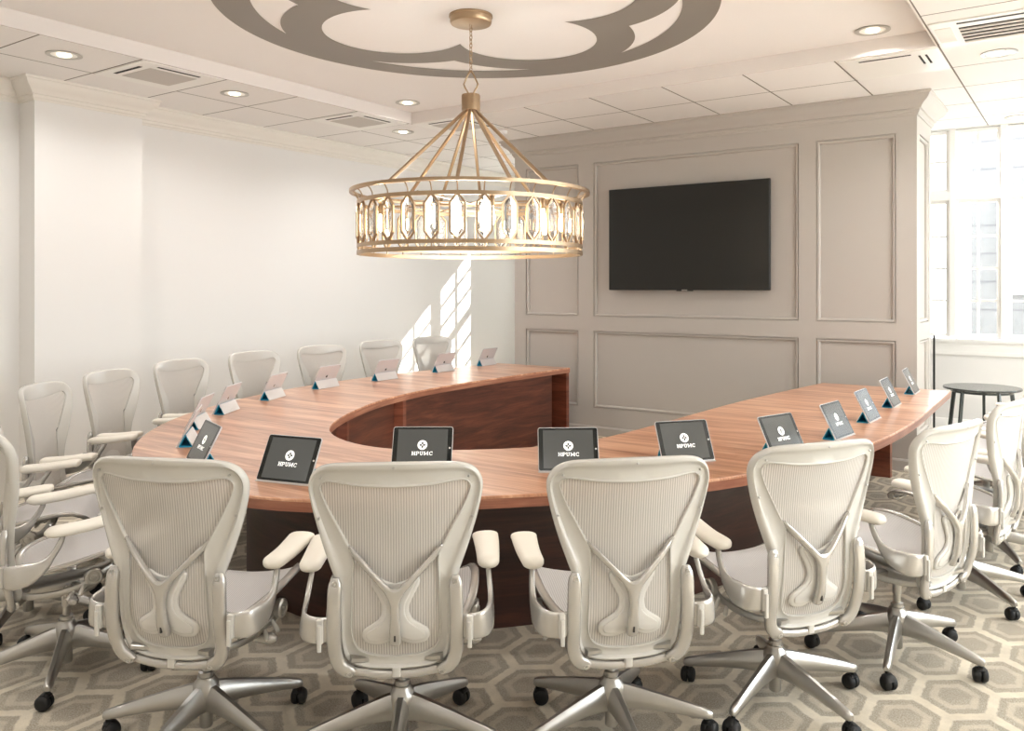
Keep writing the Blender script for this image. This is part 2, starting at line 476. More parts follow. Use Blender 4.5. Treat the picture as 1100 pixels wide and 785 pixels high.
def window(axis, q, a0, a1, z0, z1, nx, zrows, frame=0.045, depth=0.07, mun=0.024):
    """one framed unit with glazing bars and a pane; q is the plane of the glass"""
    wcount[0] += 1
    def B(m, a, b, c, d, e, f):
        return m.box(a, b, c, d, e, f) if axis == 'y' else m.box(c, d, a, b, e, f)
    fr = MB()
    B(fr, a0, a0 + frame, q - depth / 2, q + depth / 2, z0, z1); B(fr, a1 - frame, a1, q - depth / 2, q + depth / 2, z0, z1)
    B(fr, a0 + frame, a1 - frame, q - depth / 2, q + depth / 2, z0, z0 + frame); B(fr, a0 + frame, a1 - frame, q - depth / 2, q + depth / 2, z1 - frame, z1)
    o = struct(fr.build('window_%d' % wcount[0], M_white, smooth=0))
    g = MB()
    for k in range(1, nx):
        c = a0 + frame + (a1 - a0 - 2 * frame) * k / nx
        B(g, c - mun / 2, c + mun / 2, q - 0.02, q + 0.02, z0 + frame, z1 - frame)
    for z in zrows: B(g, a0 + frame, a1 - frame, q - 0.019, q + 0.019, z - mun / 2, z + mun / 2)
    g.build('glazing_bars', M_white, o, smooth=0)
    p = MB(); B(p, a0 + frame, a1 - frame, q - 0.003, q + 0.003, z0 + frame, z1 - frame); p.build('pane', M_pane, o, smooth=0)
PW = 0.481
x = -1.702
mull = MB()
while x + PW <= 3.02:
    window('y', YB + 0.06, x + 0.03, x + PW - 0.03, 1.08, 2.535, 2, [1.08 + 0.045 + (1.455 - 0.09) * k / 4 for k in (1, 2, 3)], 0.035)
    window('y', YB + 0.06, x + 0.03, x + PW - 0.03, 2.62, 3.275, 2, [2.95], 0.035)
    x += PW
x = -1.702
while x <= 3.02:
    mull.box(x - 0.03 if x > -1.68 else -1.83, x + 0.03, YB + 0.0, YB + 0.16, 1.06, 3.285)
    x += PW
mull.box(-1.83, 3.0, YB + 0.002, YB + 0.158, 2.535, 2.62)
struct(mull.build('trim_3', M_white, smooth=0))
sill = MB(); sill.box(-1.9, XR - 0.01, YB - 0.05, YB + 0.0, 1.03, 1.06); sill.box(-1.88, XR - 0.01, YB - 0.02, YB, 0.905, 1.03); sill.box(-1.88, XR - 0.01, YB - 0.03, YB, 0.895, 0.93)
struct(sill.build('trim_4', M_white, smooth=0))
for xa, xb in ((-6.655, -6.155), (-6.145, -5.645)):
    window('y', YA + 0.06, xa, xb, 1.0, 2.36, 2, [1.33, 1.68, 2.03], 0.045); window('y', YA + 0.06, xa, xb, 2.36, 3.27, 2, [2.68, 2.96], 0.045)
for (a, b, c, d) in side_ops: window('x', XR + 0.1, a, b, c, d, 4, [1.3, 1.9, 2.5], 0.06)
sweep2d([(XR, YB), (-1.9, YB)], [(0, 0), (0.02, 0), (0.02, 0.19), (0.01, 0.21), (0, 0.215)], 'baseboard_back', M_white, left=True)

# ---- outside: neighbouring building and ground
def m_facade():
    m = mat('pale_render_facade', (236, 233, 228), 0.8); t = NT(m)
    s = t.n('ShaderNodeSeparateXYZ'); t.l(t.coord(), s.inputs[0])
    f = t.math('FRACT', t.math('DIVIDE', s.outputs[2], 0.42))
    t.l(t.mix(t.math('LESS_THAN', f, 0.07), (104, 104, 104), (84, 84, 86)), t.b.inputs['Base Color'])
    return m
bld = tag(bpy.data.objects.new('neighbouring_building', None), 'pale boarded building seen faintly through the windows', 'building'); C.objects.link(bld)
bld.location = (5, 14, 0)
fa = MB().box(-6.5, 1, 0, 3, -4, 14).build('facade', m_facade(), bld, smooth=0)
M_fw = mat('facade_window_glass', (150, 158, 168), 0.2)
for i in range(4):
    for k in range(5):
        cx = -5.6 + i * 2.1; cz = -0.5 + k * 2.8
        f = MB().box(cx - 0.55, cx + 0.55, -0.05, 0, cz - 0.8, cz + 0.8).build('window_frame', M_white, bld, smooth=0)
        MB().box(cx - 0.48, cx + 0.48, -0.06, -0.05, cz - 0.73, cz - 0.03).box(cx - 0.48, cx + 0.48, -0.06, -0.05, cz + 0.03, cz + 0.73).build('pane', M_fw, f, smooth=0)
g = MB().box(-40, 40, -30, 60, -4.3, -4.0).build('ground', mat('outdoor_paving', (190, 188, 184), 0.9), smooth=0); struct(g)

# ------------------------------------------------------------------ ceiling emblem (painted ring and quatrefoil)
EC = (-3.42, 4.3)
def lobe_r(th, c, rho):
    a = (th + PI / 4) % (PI / 2) - PI / 4
    return c * math.cos(a) + math.sqrt(max(rho * rho - (c * math.sin(a)) ** 2, 0))
N = 720
emb = MB(); ze0, ze1 = ZT - 0.003, ZT + 0.001
def strip(ra, rb, only=None):
    pa = []
    for k in range(N):
        th = 2 * PI * k / N; pa.append((th, ra(th), rb(th)))
    for k in range(N):
        t0, a0, b0 = pa[k]; t1, a1, b1 = pa[(k + 1) % N]
        if b0 - a0 < 1e-4 and b1 - a1 < 1e-4: continue
        vs = []
        for z in (ze0, ze1):
            for t, r in ((t0, a0), (t0, b0), (t1, b1), (t1, a1)): vs.append((r * math.cos(t), r * math.sin(t), z))
        emb.add(vs, [(0, 1, 2, 3)])
Ri, Ro = 1.39, 1.63
strip(lambda t: lobe_r(t, 0.675, 0.505), lambda t: min(lobe_r(t, 0.663, 0.786), Ri))
strip(lambda t: Ri, lambda t: Ro)
eo = emb.build('ceiling_emblem', M_emblem, smooth=0); eo.location = (EC[0], EC[1], 0)
tag(eo, 'large grey painted ring with a four lobed flower on the raised ceiling', 'ceiling emblem')

# ------------------------------------------------------------------ horseshoe table
outer = [(-5.50, 7.42), (-5.60, 6.55), (-5.66, 5.9), (-5.64, 5.2), (-5.54, 4.5), (-5.33, 3.88), (-5.03, 3.29), (-4.66, 2.815), (-4.22, 2.43), (-3.75, 2.18),
         (-3.28, 2.08), (-2.85, 2.105), (-2.56, 2.19), (-2.07, 2.60), (-1.75, 2.93), (-1.40, 3.37), (-1.16, 3.95), (-0.98, 4.70), (-0.92, 5.6), (-0.93, 6.5), (-0.945, 7.48)]
inner = [(-4.557, 7.42), (-4.60, 6.3), (-4.585, 5.3), (-4.46, 4.62), (-4.32, 4.25), (-4.16, 3.93), (-3.93, 3.56), (-3.70, 3.32), (-3.37, 3.16),
         (-3.02, 3.13), (-2.70, 3.34), (-2.35, 3.72), (-2.25, 4.16), (-2.21, 4.87), (-2.15, 6.0), (-1.975, 7.48)]
def resample(P, n):
    L = [0]
    for a, b in zip(P, P[1:]): L.append(L[-1] + (b - a).length)
    out = []
    j = 0
    for i in range(n):
        s = L[-1] * i / (n - 1)
        while j < len(L) - 2 and L[j + 1] < s: j += 1
        t = (s - L[j]) / max(L[j + 1] - L[j], 1e-9); out.append(P[j].lerp(P[j + 1], t))
    return out
NO = 97
Oc = resample(catmull([(x, y, 0) for x, y in outer], 8), NO)
Ic = resample(catmull([(x, y, 0) for x, y in inner], 8), NO)
def smoothpts(P, it=6):
    for _ in range(it): P = [P[0]] + [(P[i - 1] + P[i] * 2 + P[i + 1]) / 4 for i in range(1, len(P) - 1)] + [P[-1]]
    return P
Oc, Ic = smoothpts(Oc), smoothpts(Ic)
ZTOP = 0.76
table = thing('conference_table', 'horseshoe shaped reddish wood conference table in the middle of the room', 'table', (-3.3, 4.8, 0))
def toLocal(v): return v - Vector((-3.3, 4.8, 0))
Ol = [toLocal(p) for p in Oc]; Il = [toLocal(p) for p in Ic]
def ribbon(A, B, z0, z1, ch=0.004):
    """closed slab between two matched polylines"""
    rings = []
    for a, b in zip(A, B):
        d = (b - a).normalized() * ch
        rings.append([Vector((a.x, a.y, z0)), Vector((a.x, a.y, z1 - ch)), Vector((a.x + d.x, a.y + d.y, z1)), Vector((b.x - d.x, b.y - d.y, z1)), Vector((b.x, b.y, z1 - ch)), Vector((b.x, b.y, z0))])
    return MB().loft(rings)
top = ribbon(Ol, Il, ZTOP - 0.012, ZTOP).build('tabletop', M_wood, table, smooth=30)
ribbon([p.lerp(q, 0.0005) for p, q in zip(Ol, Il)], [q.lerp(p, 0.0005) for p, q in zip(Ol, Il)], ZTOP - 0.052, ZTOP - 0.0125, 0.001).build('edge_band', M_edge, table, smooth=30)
def off(A, B, d): return [a + (b - a).normalized() * d for a, b in zip(A, B)]
i0, i1 = 2, NO - 5
# thin inlay line following the outer edge
# outer modesty wall and inner panels of the pedestal
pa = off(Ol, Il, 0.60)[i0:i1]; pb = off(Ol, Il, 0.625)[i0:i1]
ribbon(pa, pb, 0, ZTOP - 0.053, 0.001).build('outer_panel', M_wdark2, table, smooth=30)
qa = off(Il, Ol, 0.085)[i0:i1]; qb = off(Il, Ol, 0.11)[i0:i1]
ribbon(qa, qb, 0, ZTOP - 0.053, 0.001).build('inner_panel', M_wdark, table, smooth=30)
M_post = m_wood('sapele_post', (88, 44, 30), (120, 64, 45), (142, 82, 60), 0.35, vert=True)
for frac in (0.0, 0.262, 0.37, 0.63, 0.76, 1.0):
    k = min(max(int(frac * (NO - 1)), 0), NO - 1)
    a = Il[k]; b = Ol[k]
    d = (b - a).normalized(); tng = Vector((-d.y, d.x, 0))
    if frac == 0.0: cen = a - tng * 0 ; w0, w1 = 0.0, 0.035
    sgn = 1
    k2 = min(k + 1, NO - 1) if k < NO - 1 else k - 1
    tng = (Il[k2] - Il[k]).normalized() * (1 if k < NO - 1 else 1)
    p0, p1 = a + d * 0.012, a + d * (0.082 if 0 < frac < 1 else (b - a).length - 0.45)
    th = 0.05
    vs = [p0, p0 + tng * th, p1 + tng * th, p1]
    MB().prism([(v.x, v.y) for v in vs], 0, ZTOP - 0.053).build('support_post' if 0 < frac < 1 else 'end_panel', M_post, table, smooth=0)

# ------------------------------------------------------------------ tablets
def glyphs():
    """slab serif letters HPUMC, drawn as boxes and bent strokes in a unit em (height 1)"""
    polys = []
    def rect(x0, y0, x1, y1): polys.append([(x0, y0), (x1, y0), (x1, y1), (x0, y1)])
    def stroke(pts, w):
        for (a, b), (c, d) in zip(pts, pts[1:]):
            L = math.hypot(c - a, d - b) or 1; nx, ny = -(d - b) / L * w / 2, (c - a) / L * w / 2
            polys.append([(a - nx, b - ny), (c - nx, d - ny), (c + nx, d + ny), (a + nx, b + ny)])
    T = 0.2; S = 0.11
    def H(x):
        rect(x + .08, 0, x + .08 + T, 1); rect(x + .62, 0, x + .62 + T, 1); rect(x + .2, .44, x + .7, .58)
        for a in (x, x + .54):
            for b in (0, 1 - S): rect(a, b, a + .36, b + S)
        return x + 1.0
    def P(x):
        rect(x + .08, 0, x + .08 + T, 1); rect(x, 0, x + .38, S); rect(x, 1 - S, x + .3, 1)
        stroke([(x + .25, .94), (x + .55, .94), (x + .7, .86), (x + .74, .7), (x + .68, .54), (x + .55, .46), (x + .25, .46)], .14)
        return x + .92
    def U(x):
        stroke([(x + .18, 1), (x + .18, .3), (x + .26, .12), (x + .42, .06), (x + .6, .12), (x + .68, .3), (x + .68, 1)], .15)
        for a in (x, x + .5): rect(a, 1 - S, a + .36, 1)
        return x + 1.0
    def Mm(x):
        rect(x + .08, 0, x + .08 + T * .8, 1); rect(x + .86, 0, x + .86 + T, 1)
        stroke([(x + .14, .98), (x + .52, .2), (x + .94, .98)], .15)
        for a in (x, x + .78): rect(a, 0, a + .36, S); rect(a, 1 - S, a + .36, 1)
        return x + 1.26
    def Cc(x):
        stroke([(x + .76, .74), (x + .66, .9), (x + .45, .95), (x + .24, .86), (x + .13, .65), (x + .13, .35), (x + .24, .14), (x + .45, .05), (x + .66, .1), (x + .78, .26)], .15)
        rect(x + .7, .66, x + .8, 1)
        return x + .9
    x = 0
    for f in (H, P, U, Mm, Cc): x = f(x)
    return polys, x - .1
GP, GW = glyphs()
tilt = R(27)
TW, TH, TT = 0.28, 0.206, 0.0075
# tablet plane: x across, up the slope, front normal towards -Y (local front = -Y)
TMx = Matrix.Translation((0, 0, 0.006)) @ Matrix.Rotation(-tilt, 4, 'X')
def TP(x, s, d):   # s up the tablet, d in front of the glass
    return TMx @ Vector((x, -d, s))
def rrect(w0, w1, h0, h1, r, n=4):
    pts = []
    for cx, cy, a0 in ((w1 - r, h1 - r, 0), (w0 + r, h1 - r, 90), (w0 + r, h0 + r, 180), (w1 - r, h0 + r, 270)):
        for k in range(n + 1):
            a = R(a0 + 90 * k / n); pts.append((cx + r * math.cos(a), cy + r * math.sin(a)))
    return pts
def slab(mb, pts, d0, d1):
    return mb.loft([[TP(x, s, d0) for x, s in pts], [TP(x, s, d1) for x, s in pts]])
def make_tablet():
    root = thing('tablet', 'tablet', 'tablet', (0, 0, ZTOP))
    b = MB(); pts = rrect(-TW / 2, TW / 2, 0, TH, 0.012)
    p2 = rrect(-TW / 2 + .002, TW / 2 - .002, 0.002, TH - .002, 0.010)
    b.loft([[TP(x, s, -TT) for x, s in p2], [TP(x, s, -TT + .002) for x, s in pts], [TP(x, s, -0.001) for x, s in pts], [TP(x, s, -0.0003) for x, s in p2]])
    b.build('back_shell', M_silver, root)
    bz = slab(MB(), rrect(-TW / 2 + .003, TW / 2 - .003, .003, TH - .003, 0.009), -0.0002, 0.0004).build('bezel', M_bezel, root, smooth=0)
    scn = slab(MB(), rrect(-TW / 2 + .024, TW / 2 - .024, .013, TH - .013, 0.001, 1), 0.0004, 0.0007).build('screen', M_screen, root, smooth=0)
    lg = MB(); cy = TH * 0.57; r0 = 0.0225
    # round badge with a dark four lobed cross left open
    n = 48
    def cross(th):
        a = (th + PI / 4) % (PI / 2) - PI / 4
        return max(0.0058, 0.0145 * max(math.cos(2 * a), 0) ** 0.6)
    def ring(f0, f1):
        for k in range(n):
            a, c = 2 * PI * k / n, 2 * PI * (k + 1) / n
            vs = [TP(f(t) * math.cos(t), cy + f(t) * math.sin(t), 0.0008) for t, f in ((a, f0), (a, f1), (c, f1), (c, f0))]
            lg.add(vs, [(0, 1, 2, 3)])
    ring(cross, lambda t: r0)
    ring(lambda t: 0.0, lambda t: 0.0028)
    h = 0.0175; sx = 0.096 / GW / h
    for p in GP:
        lg.add([TP((x - GW / 2) * h * sx, TH * 0.335 + y * h, 0.0008) for x, y in p], [tuple(range(len(p)))])
    lg.build('screen_lettering', M_logo, scn, smooth=0)
    hb = MB(); hb.add([TP(TW / 2 - .0125 + .0045 * math.cos(2 * PI * k / 16), TH / 2 + .0045 * math.sin(2 * PI * k / 16), 0.0007) for k in range(16)], [tuple(range(16))])
    hb.build('home_button', M_cover, bz, smooth=0)
    # mark on the back: a bitten fruit silhouette with a leaf
    mk = MB()
    def apple(t):
        x = math.sin(t); y = math.cos(t); r = 1.0 + 0.10 * math.cos(2 * t) * -1 - 0.22 * max(0, math.cos(t)) ** 12 - 0.10 * max(0, -math.cos(t)) ** 16
        return x * r * 0.92, y * r
    ap = [apple(2 * PI * k / 48) for k in range(48)]
    ap = [(x if not (x > 0.62 and -0.25 < y < 0.6) else 0.62 + 0.25 * abs((y - 0.17) / 0.42) ** 2, y) for x, y in ap]
    q = 0.0125
    mk.add([TP(-x * q, TH / 2 + y * q, -TT - 0.0003) for x, y in ap], [tuple(range(48))])
    mk.add([TP(-x * q, TH / 2 + y * q, -TT - 0.0003) for x, y in ((0.0, 1.0), (0.05, 1.35), (0.38, 1.6), (0.33, 1.2))], [(0, 1, 2, 3)])
    mk.build('back_mark', M_bezel, root, smooth=0)
    cm = MB(); cm.add([TP(-TW / 2 + .014 + .004 * math.cos(2 * PI * k / 12), TH - .014 + .004 * math.sin(2 * PI * k / 12), -TT - 0.0003) for k in range(12)], [tuple(range(12))])
    cm.build('camera_lens', M_bezel, root, smooth=0)
    # folded cover that props the tablet: open ended triangular prism behind it
    W = TW / 2 - 0.004
    A = Vector((0, 0.012, 0.0022)); Bp = Vector((0, 0.078, 0.0022)); Cp = TP(0, 0.072, -TT - 0.004); Cp.x = 0
    def sheet(mb, p, q, t, w=W):
        d = (q - p); nrm = Vector((0, -d.z, d.y)).normalized() * t
        vs = [Vector((sx_ * w, v.y, v.z)) for sx_ in (-1, 1) for v in (p - nrm, q - nrm, q + nrm, p + nrm)]
        mb.add(vs, [(0, 1, 2, 3), (4, 7, 6, 5), (0, 4, 5, 1), (1, 5, 6, 2), (2, 6, 7, 3), (3, 7, 4, 0)])
    cv = MB(); sheet(cv, Bp + Vector((0, .0035, -.001)), Cp + Vector((0, .0035, .002)), 0.0014, W + .0005)
    cv = cv.build('folded_cover', M_cover, root, smooth=0)
    ln = MB(); sheet(ln, A, Bp, 0.002); sheet(ln, Bp, Cp, 0.002); sheet(ln, A, Cp, 0.002)
    ln.build('cover_lining', M_cyan, root, smooth=0)
    lp = MB(); lp.add([Vector((-TW / 2, -0.004, 0.0005)), Vector((TW / 2, -0.004, 0.0005)), Vector((TW / 2, 0.014, 0.0005)), Vector((-TW / 2, 0.014, 0.0005)),
                       Vector((-TW / 2, -0.004, 0.005)), Vector((TW / 2, -0.004, 0.005)), Vector((TW / 2, 0.010, 0.005)), Vector((-TW / 2, 0.010, 0.005))],
                      [(0, 1, 2, 3), (4, 7, 6, 5), (0, 4, 5, 1), (1, 5, 6, 2), (2, 6, 7, 3), (3, 7, 4, 0)])
    lp.build('cover_lip', M_cover, cv, smooth=0)
    return root
TG = 'tablets standing around the conference table'
tablets = [  # x, y, direction its screen faces (deg), label
    (-5.50, 7.15, 183, 'pink backed tablet nearest the panelled wall on the far left arm of the table'),
    (-5.45, 6.37, 182, 'pink backed tablet standing second from the panelled wall on the far left arm'),
    (-5.41, 5.50, 182, 'pink backed tablet standing third from the panelled wall on the far left arm'),
    (-5.40, 4.78, 190, 'pink backed tablet standing fourth from the panelled wall, left of the table opening'),
    (-5.21, 4.08, 205, 'pink backed tablet standing fifth from the panelled wall, before the third chair back'),
    (-4.90, 3.45, 213, 'pink backed tablet standing alone between overlapping pair and the longer row, sixth from the wall'),
    (-4.53, 2.99, 220, 'pink backed tablet seen at a slant, just behind the edge-on one'),
    (-4.09, 2.63, 230, 'tablet seen almost edge-on at the left bend of the table, teal stand showing'),
    (-3.55, 2.35, 250, 'tablet turned in profile with swirl reflection, at the left bend of the table'),
    (-2.88, 2.33, 283, 'fully visible dark screened tablet between the two nearest left chair backs'),
    (-2.545, 2.84, 304, 'dark screened tablet half hidden by the centre left chair back below the opening'),
    (-1.97, 3.20, 306, 'dark screened tablet rising over the top left corner of the centre right chair'),
    (-1.60, 3.70, 321, 'dark screened tablet beyond the top right corner of the centre right chair'),
    (-1.26, 4.17, 341, 'dark screened tablet just above the fourth near chair back, right bend of the table'),
    (-1.14, 4.81, 353, 'narrow looking tablet with bright reflection, fourth from the far right table end'),
    (-1.13, 5.53, 358, 'tablet with dark screen on right table arm, third from its far end'),
    (-1.14, 6.31, 0, 'tablet with dark screen on right table arm, second from its far end'),
    (-1.15, 7.18, 2, 'tablet with pale reflecting screen at the far end of the right table arm')]
proto = make_tablet()
for i, (x, y, a, lb) in enumerate(tablets):
    t = proto if i == 0 else copy_tree(proto)
    t.location = (x, y, ZTOP + 0.0005); t.rotation_euler = (0, 0, R(a + 90)); t['label'] = lb; t['group'] = TG

# ------------------------------------------------------------------ task chairs
_YB = catmull([Vector((0.25, -0.16, 0)), Vector((0.33, -0.180, 0)), Vector((0.42, -0.200, 0)), Vector((0.52, -0.224, 0)), Vector((0.65, -0.232, 0)), Vector((0.80, -0.240, 0)), Vector((0.95, -0.262, 0)), Vector((1.06, -0.290, 0))], 6)
_YB = [(p.x, p.y) for p in _YB]
def smooth_tab(z): return interp(_YB, z)
def inset2d(pl, d):
    n = len(pl); out = []
    area = sum(pl[i][0] * pl[(i + 1) % n][1] - pl[(i + 1) % n][0] * pl[i][1] for i in range(n))
    sg = 1 if area > 0 else -1
    for i in range(n):
        ax, az = pl[i - 1]; bx, bz = pl[(i + 1) % n]
        tx, tz = bx - ax, bz - az; L = math.hypot(tx, tz) or 1
        out.append((pl[i][0] - tz / L * d * sg, pl[i][1] + tx / L * d * sg))
    return out
def yb(z, u=0.0):
    b = smooth_tab(z)
    return b + 0.05 * (u / 0.26) ** 2 * interp([(0.4, 0.7), (1.0, 1.0)], z)
h_out = [(0, 1.052), (.12, 1.049), (.205, 1.042), (.252, 1.022), (.276, .985), (.279, .94), (.262, .86), (.235, .77), (.210, .70), (.194, .655), (.184, .60), (.180, .50), (.178, .44), (.162, .385), (.10, .362), (0, .357)]
h_in = [(0, .964), (.11, .968), (.185, .978), (.219, .980), (.236, .966), (.236, .945), (.212, .89), (.178, .828), (.15, .775), (.134, .74), (.136, .66), (.139, .56), (.140, .49), (.124, .435), (.08, .412), (0, .404)]
def full(h):
    c = [Vector((x, z, 0)) for x, z in h]
    half = catmull(c, 4)
    return [(p.x, p.y) for p in half] + [(-p.x, p.y) for p in half[-2:0:-1]]
OUT, INN = full(h_out), full(h_in)
def make_chair():
    root = thing('task_chair', 'chair', 'chair')
    # back frame: ring between rim and mesh opening with a rolled rim
    prof = [(0.0, 0.006), (0.0, -0.008), (0.06, -0.017), (0.18, -0.020), (0.30, -0.015), (0.36, -0.009), (0.50, -0.007), (0.86, -0.007), (0.92, -0.012), (0.97, -0.011), (1.0, -0.004), (1.0, 0.005), (0.9, 0.008), (0.35, 0.008), (0.15, 0.012), (0.04, 0.010)]
    rings = []
    for (ox, oz), (ix, iz) in zip(OUT, INN):
        rings.append([Vector((ox + (ix - ox) * t, yb(oz + (iz - oz) * t, ox + (ix - ox) * t) + d, oz + (iz - oz) * t)) for t, d in prof])
    rings.append(rings[0])
    bf = MB().loft(rings, False, False).build('back_frame', M_frame, root, smooth=50)
    for (x, z) in ((0, 1.035), (.235, .995), (-.235, .995), (.245, .86), (-.245, .86)):
        M = Matrix.Translation((x, yb(z, x) - 0.0195, z)) @ Matrix.Rotation(PI / 2, 4, 'X')
        MB().lathe([(0.0045, -0.004), (0.0045, 0.0015), (0.003, 0.0025)], 10, M).build('screw', M_alu, bf)
    # woven back
    mb = MB(); n = len(INN); cz = 0.70; T = [1.02, 0.9, 0.8, 0.7, 0.6, 0.5, 0.4, 0.3, 0.2, 0.1]
    vs = []
    for t in T:
        for x, z in INN: vs.append((x * t, yb(cz + (z - cz) * t, x * t) - 0.001, cz + (z - cz) * t))
    vs.append((0, yb(cz) - 0.001, cz)); fs = []
    for i in range(len(T) - 1):
        for k in range(n): fs.append((i * n + k, i * n + (k + 1) % n, (i + 1) * n + (k + 1) % n, (i + 1) * n + k))
    L = (len(T) - 1) * n
    for k in range(n): fs.append((L + k, L + (k + 1) % n, len(vs) - 1))
    mb.add(vs, fs).build('back_mesh', M_back, root, smooth=60)
    # Y shaped back support and butterfly lumbar pad
    yh = [(0, .452), (.013, .455), (.0185, .468), (.0175, .50), (.0145, .54), (.0145, .575), (.019, .603), (.032, .630), (.062, .664), (.098, .700), (.134, .738), (.150, .768), (.146, .772), (.118, .748), (.086, .716), (.052, .682), (.026, .657), (.012, .646), (0, .642)]
    yc = catmull([Vector((x, z, 0)) for x, z in yh], 3)
    yp = [(p.x, p.y) for p in yc] + [(-p.x, p.y) for p in yc[-2:0:-1]]
    def yoff(x, z): return interp([(0, .040), (.05, .036), (.10, .024), (.15, .008)], abs(x)) * interp([(.45, .85), (.50, 1), (.8, 1)], z)
    lay = [(0, .012), (0, .0), (.0015, -.004), (.005, -.0062), (.008, -.0068)]
    ysup = MB().shaped([[Vector((x, yb(z, x) - yoff(x, z) + dd, z)) for x, z in (inset2d(yp, ii) if ii else yp)] for ii, dd in lay], yp).build('back_support', M_frame2, root, smooth=50)
    MB().box(-.0028, .0028, yb(.485) - .0470, yb(.485) - .0400, .474, .500).build('slot', M_dark, ysup, smooth=0)
    half = [(0, .650), (.03, .660), (.055, .672), (.074, .668), (.076, .648), (.058, .612), (.043, .575), (.05, .54), (.078, .517), (.103, .498), (.108, .474), (.094, .452), (.055, .446), (.02, .458), (0, .465)]
    hc = catmull([Vector((x, z, 0)) for x, z in half], 4)
    pl = [(p.x, p.y) for p in hc] + [(-p.x, p.y) for p in hc[-2:0:-1]]
    lb = MB()
    lb.shaped([[Vector((x, yb(z, x) - dd, z)) for x, z in (inset2d(pl, ii) if ii else pl)] for ii, dd in ((0, .004), (0, .011), (.003, .0145), (.013, .0150), (.0145, .0185), (.018, .0195))], pl)
    lb.build('lumbar_pad', M_lumbar, root, smooth=50)
    # yoke: two side links and the lower bar
    yk = MB()
    for s in (-1, 1):
        pts = catmull([(s * .191, yb(.67, .19) - .022, .672), (s * .194, yb(.60, .19) - .030, .60), (s * .196, yb(.50, .19) - .036, .50), (s * .194, yb(.43, .19) - .036, .425), (s * .176, yb(.38, .17) - .034, .376), (s * .135, yb(.35, .13) - .030, .352)], 4)
        m = len(pts); se = [(.0225 if 1 < i < m - 2 else (.020 if i in (1, m - 2) else .012), .014 if 0 < i < m - 1 else .008) for i in range(m)]
        yk.sweep(pts, se, up=(0, -1, 0), n=14, e=3)
    pts = catmull([(-.145, yb(.35, .14) - .018, .356), (-.07, yb(.345) - .014, .345), (0, yb(.34) - .012, .341), (.07, yb(.345) - .014, .345), (.145, yb(.35, .14) - .018, .356)], 4)
    yk.sweep(pts, (.014, .012), up=(0, -1, 0), n=10, e=3)
    yko = yk.build('yoke', M_frame2, root, smooth=50)
    for s in (-1, 1):
        for (x, z) in ((.191, .655), (.148, .355)):
            y = yb(z, x) - (.036 if z > .5 else .044)
            MB().lathe([(.010, -.004), (.010, .002), (.008, .003), (.005, .003), (.004, .001)], 12, Matrix.Translation((s * x, y, z)) @ Matrix.Rotation(PI / 2, 4, 'X')).build('bolt', M_alu, yko)
    MB().rbox(-.014, .014, yb(.34) - .028, yb(.34) - .008, .335, .368, .005).build('clip', M_frame, yko)
    # arms
    for s in (-1, 1):
        pts = catmull([(s * .20, -.225, .508), (s * .235, -.236, .506), (s * .272, -.232, .508), (s * .298, -.205, .512), (s * .307, -.16, .522), (s * .308, -.115, .545), (s * .305, -.08, .585), (s * .300, -.055, .63), (s * .298, -.05, .652)], 3)
        m = len(pts); se = []
        for i in range(m):
            t = i / (m - 1)
            se.append((interp([(0, .007), (.5, .008), (.75, .009), (1, .008)], t), interp([(0, .040), (.35, .045), (.48, .042), (.58, .028), (.70, .013), (1, .0085)], t)))
        ab = MB().sweep(pts, se, up=(0, 0, 1), n=14, e=3.2).build('arm_bracket', M_frame2, root, smooth=50)
        MB().rbox(s * .238 - .011, s * .238 + .011, -.254, -.238, .468, .545, .005).rbox(s * .238 - .007, s * .238 + .007, -.262, -.250, .445, .53, .004).build('height_lever', M_frame, ab)
        pp = catmull([(s * .300, -.115, .662), (s * .300, -.06, .664), (s * .299, .02, .668), (s * .296, .09, .676), (s * .292, .145, .682), (s * .290, .172, .678)], 5)
        m = len(pp); se = []
        for i in range(m):
            t = i / (m - 1); endr = min(1.0, math.sqrt(max(0, 1 - ((0.16 - t) / 0.16) ** 2)) if t < .16 else 1.0, math.sqrt(max(0, 1 - ((t - 0.88) / 0.12) ** 2)) if t > .88 else 1.0)
            w_ = interp([(0, .036), (.3, .040), (.6, .045), (1, .050)], t); h_ = interp([(0, .022), (.4, .021), (1, .017)], t)
            se.append((w_ * max(endr, .12), h_ * max(endr, .2)))
        MB().sweep(pp, se, up=(0, 0, 1), n=18, e=2.5).build('arm_pad', M_pad, root, smooth=60)
    # seat
    def zs(x, y): return interp([(-.21, .455), (-.1, .460), (0, .472), (.1, .490), (.18, .502), (.24, .503), (.28, .488), (.305, .462)], y) + .045 * (abs(x) / .25) ** 2.2
    sh = [(0, .305), (.10, .302), (.18, .292), (.232, .255), (.252, .18), (.252, .08), (.240, -.02), (.215, -.10), (.165, -.145), (.08, -.162), (0, -.165)]
    sc2 = catmull([Vector((x, y, 0)) for x, y in sh], 4)
    so = [(p.x, p.y) for p in sc2] + [(-p.x, p.y) for p in sc2[-2:0:-1]]
    MB().sweep([(x, y, zs(x, y)) for x, y in so], (.016, .009), up=(0, 0, 1), n=10, e=2.5, closed=True).build('seat_frame', M_frame2, root, smooth=50)
    vs = []; fs = []; n = len(so); T = [1.0, .8, .6, .4, .2]
    for t in T:
        for x, y in so: vs.append((x * t, .04 + (y - .04) * t, zs(x * t, .04 + (y - .04) * t) + .004))
    vs.append((0, .04, zs(0, .04) + .004))
    for i in range(len(T) - 1):
        for k in range(n): fs.append((i * n + k, i * n + (k + 1) % n, (i + 1) * n + (k + 1) % n, (i + 1) * n + k))
    L = (len(T) - 1) * n
    for k in range(n): fs.append((L + k, L + (k + 1) % n, len(vs) - 1))
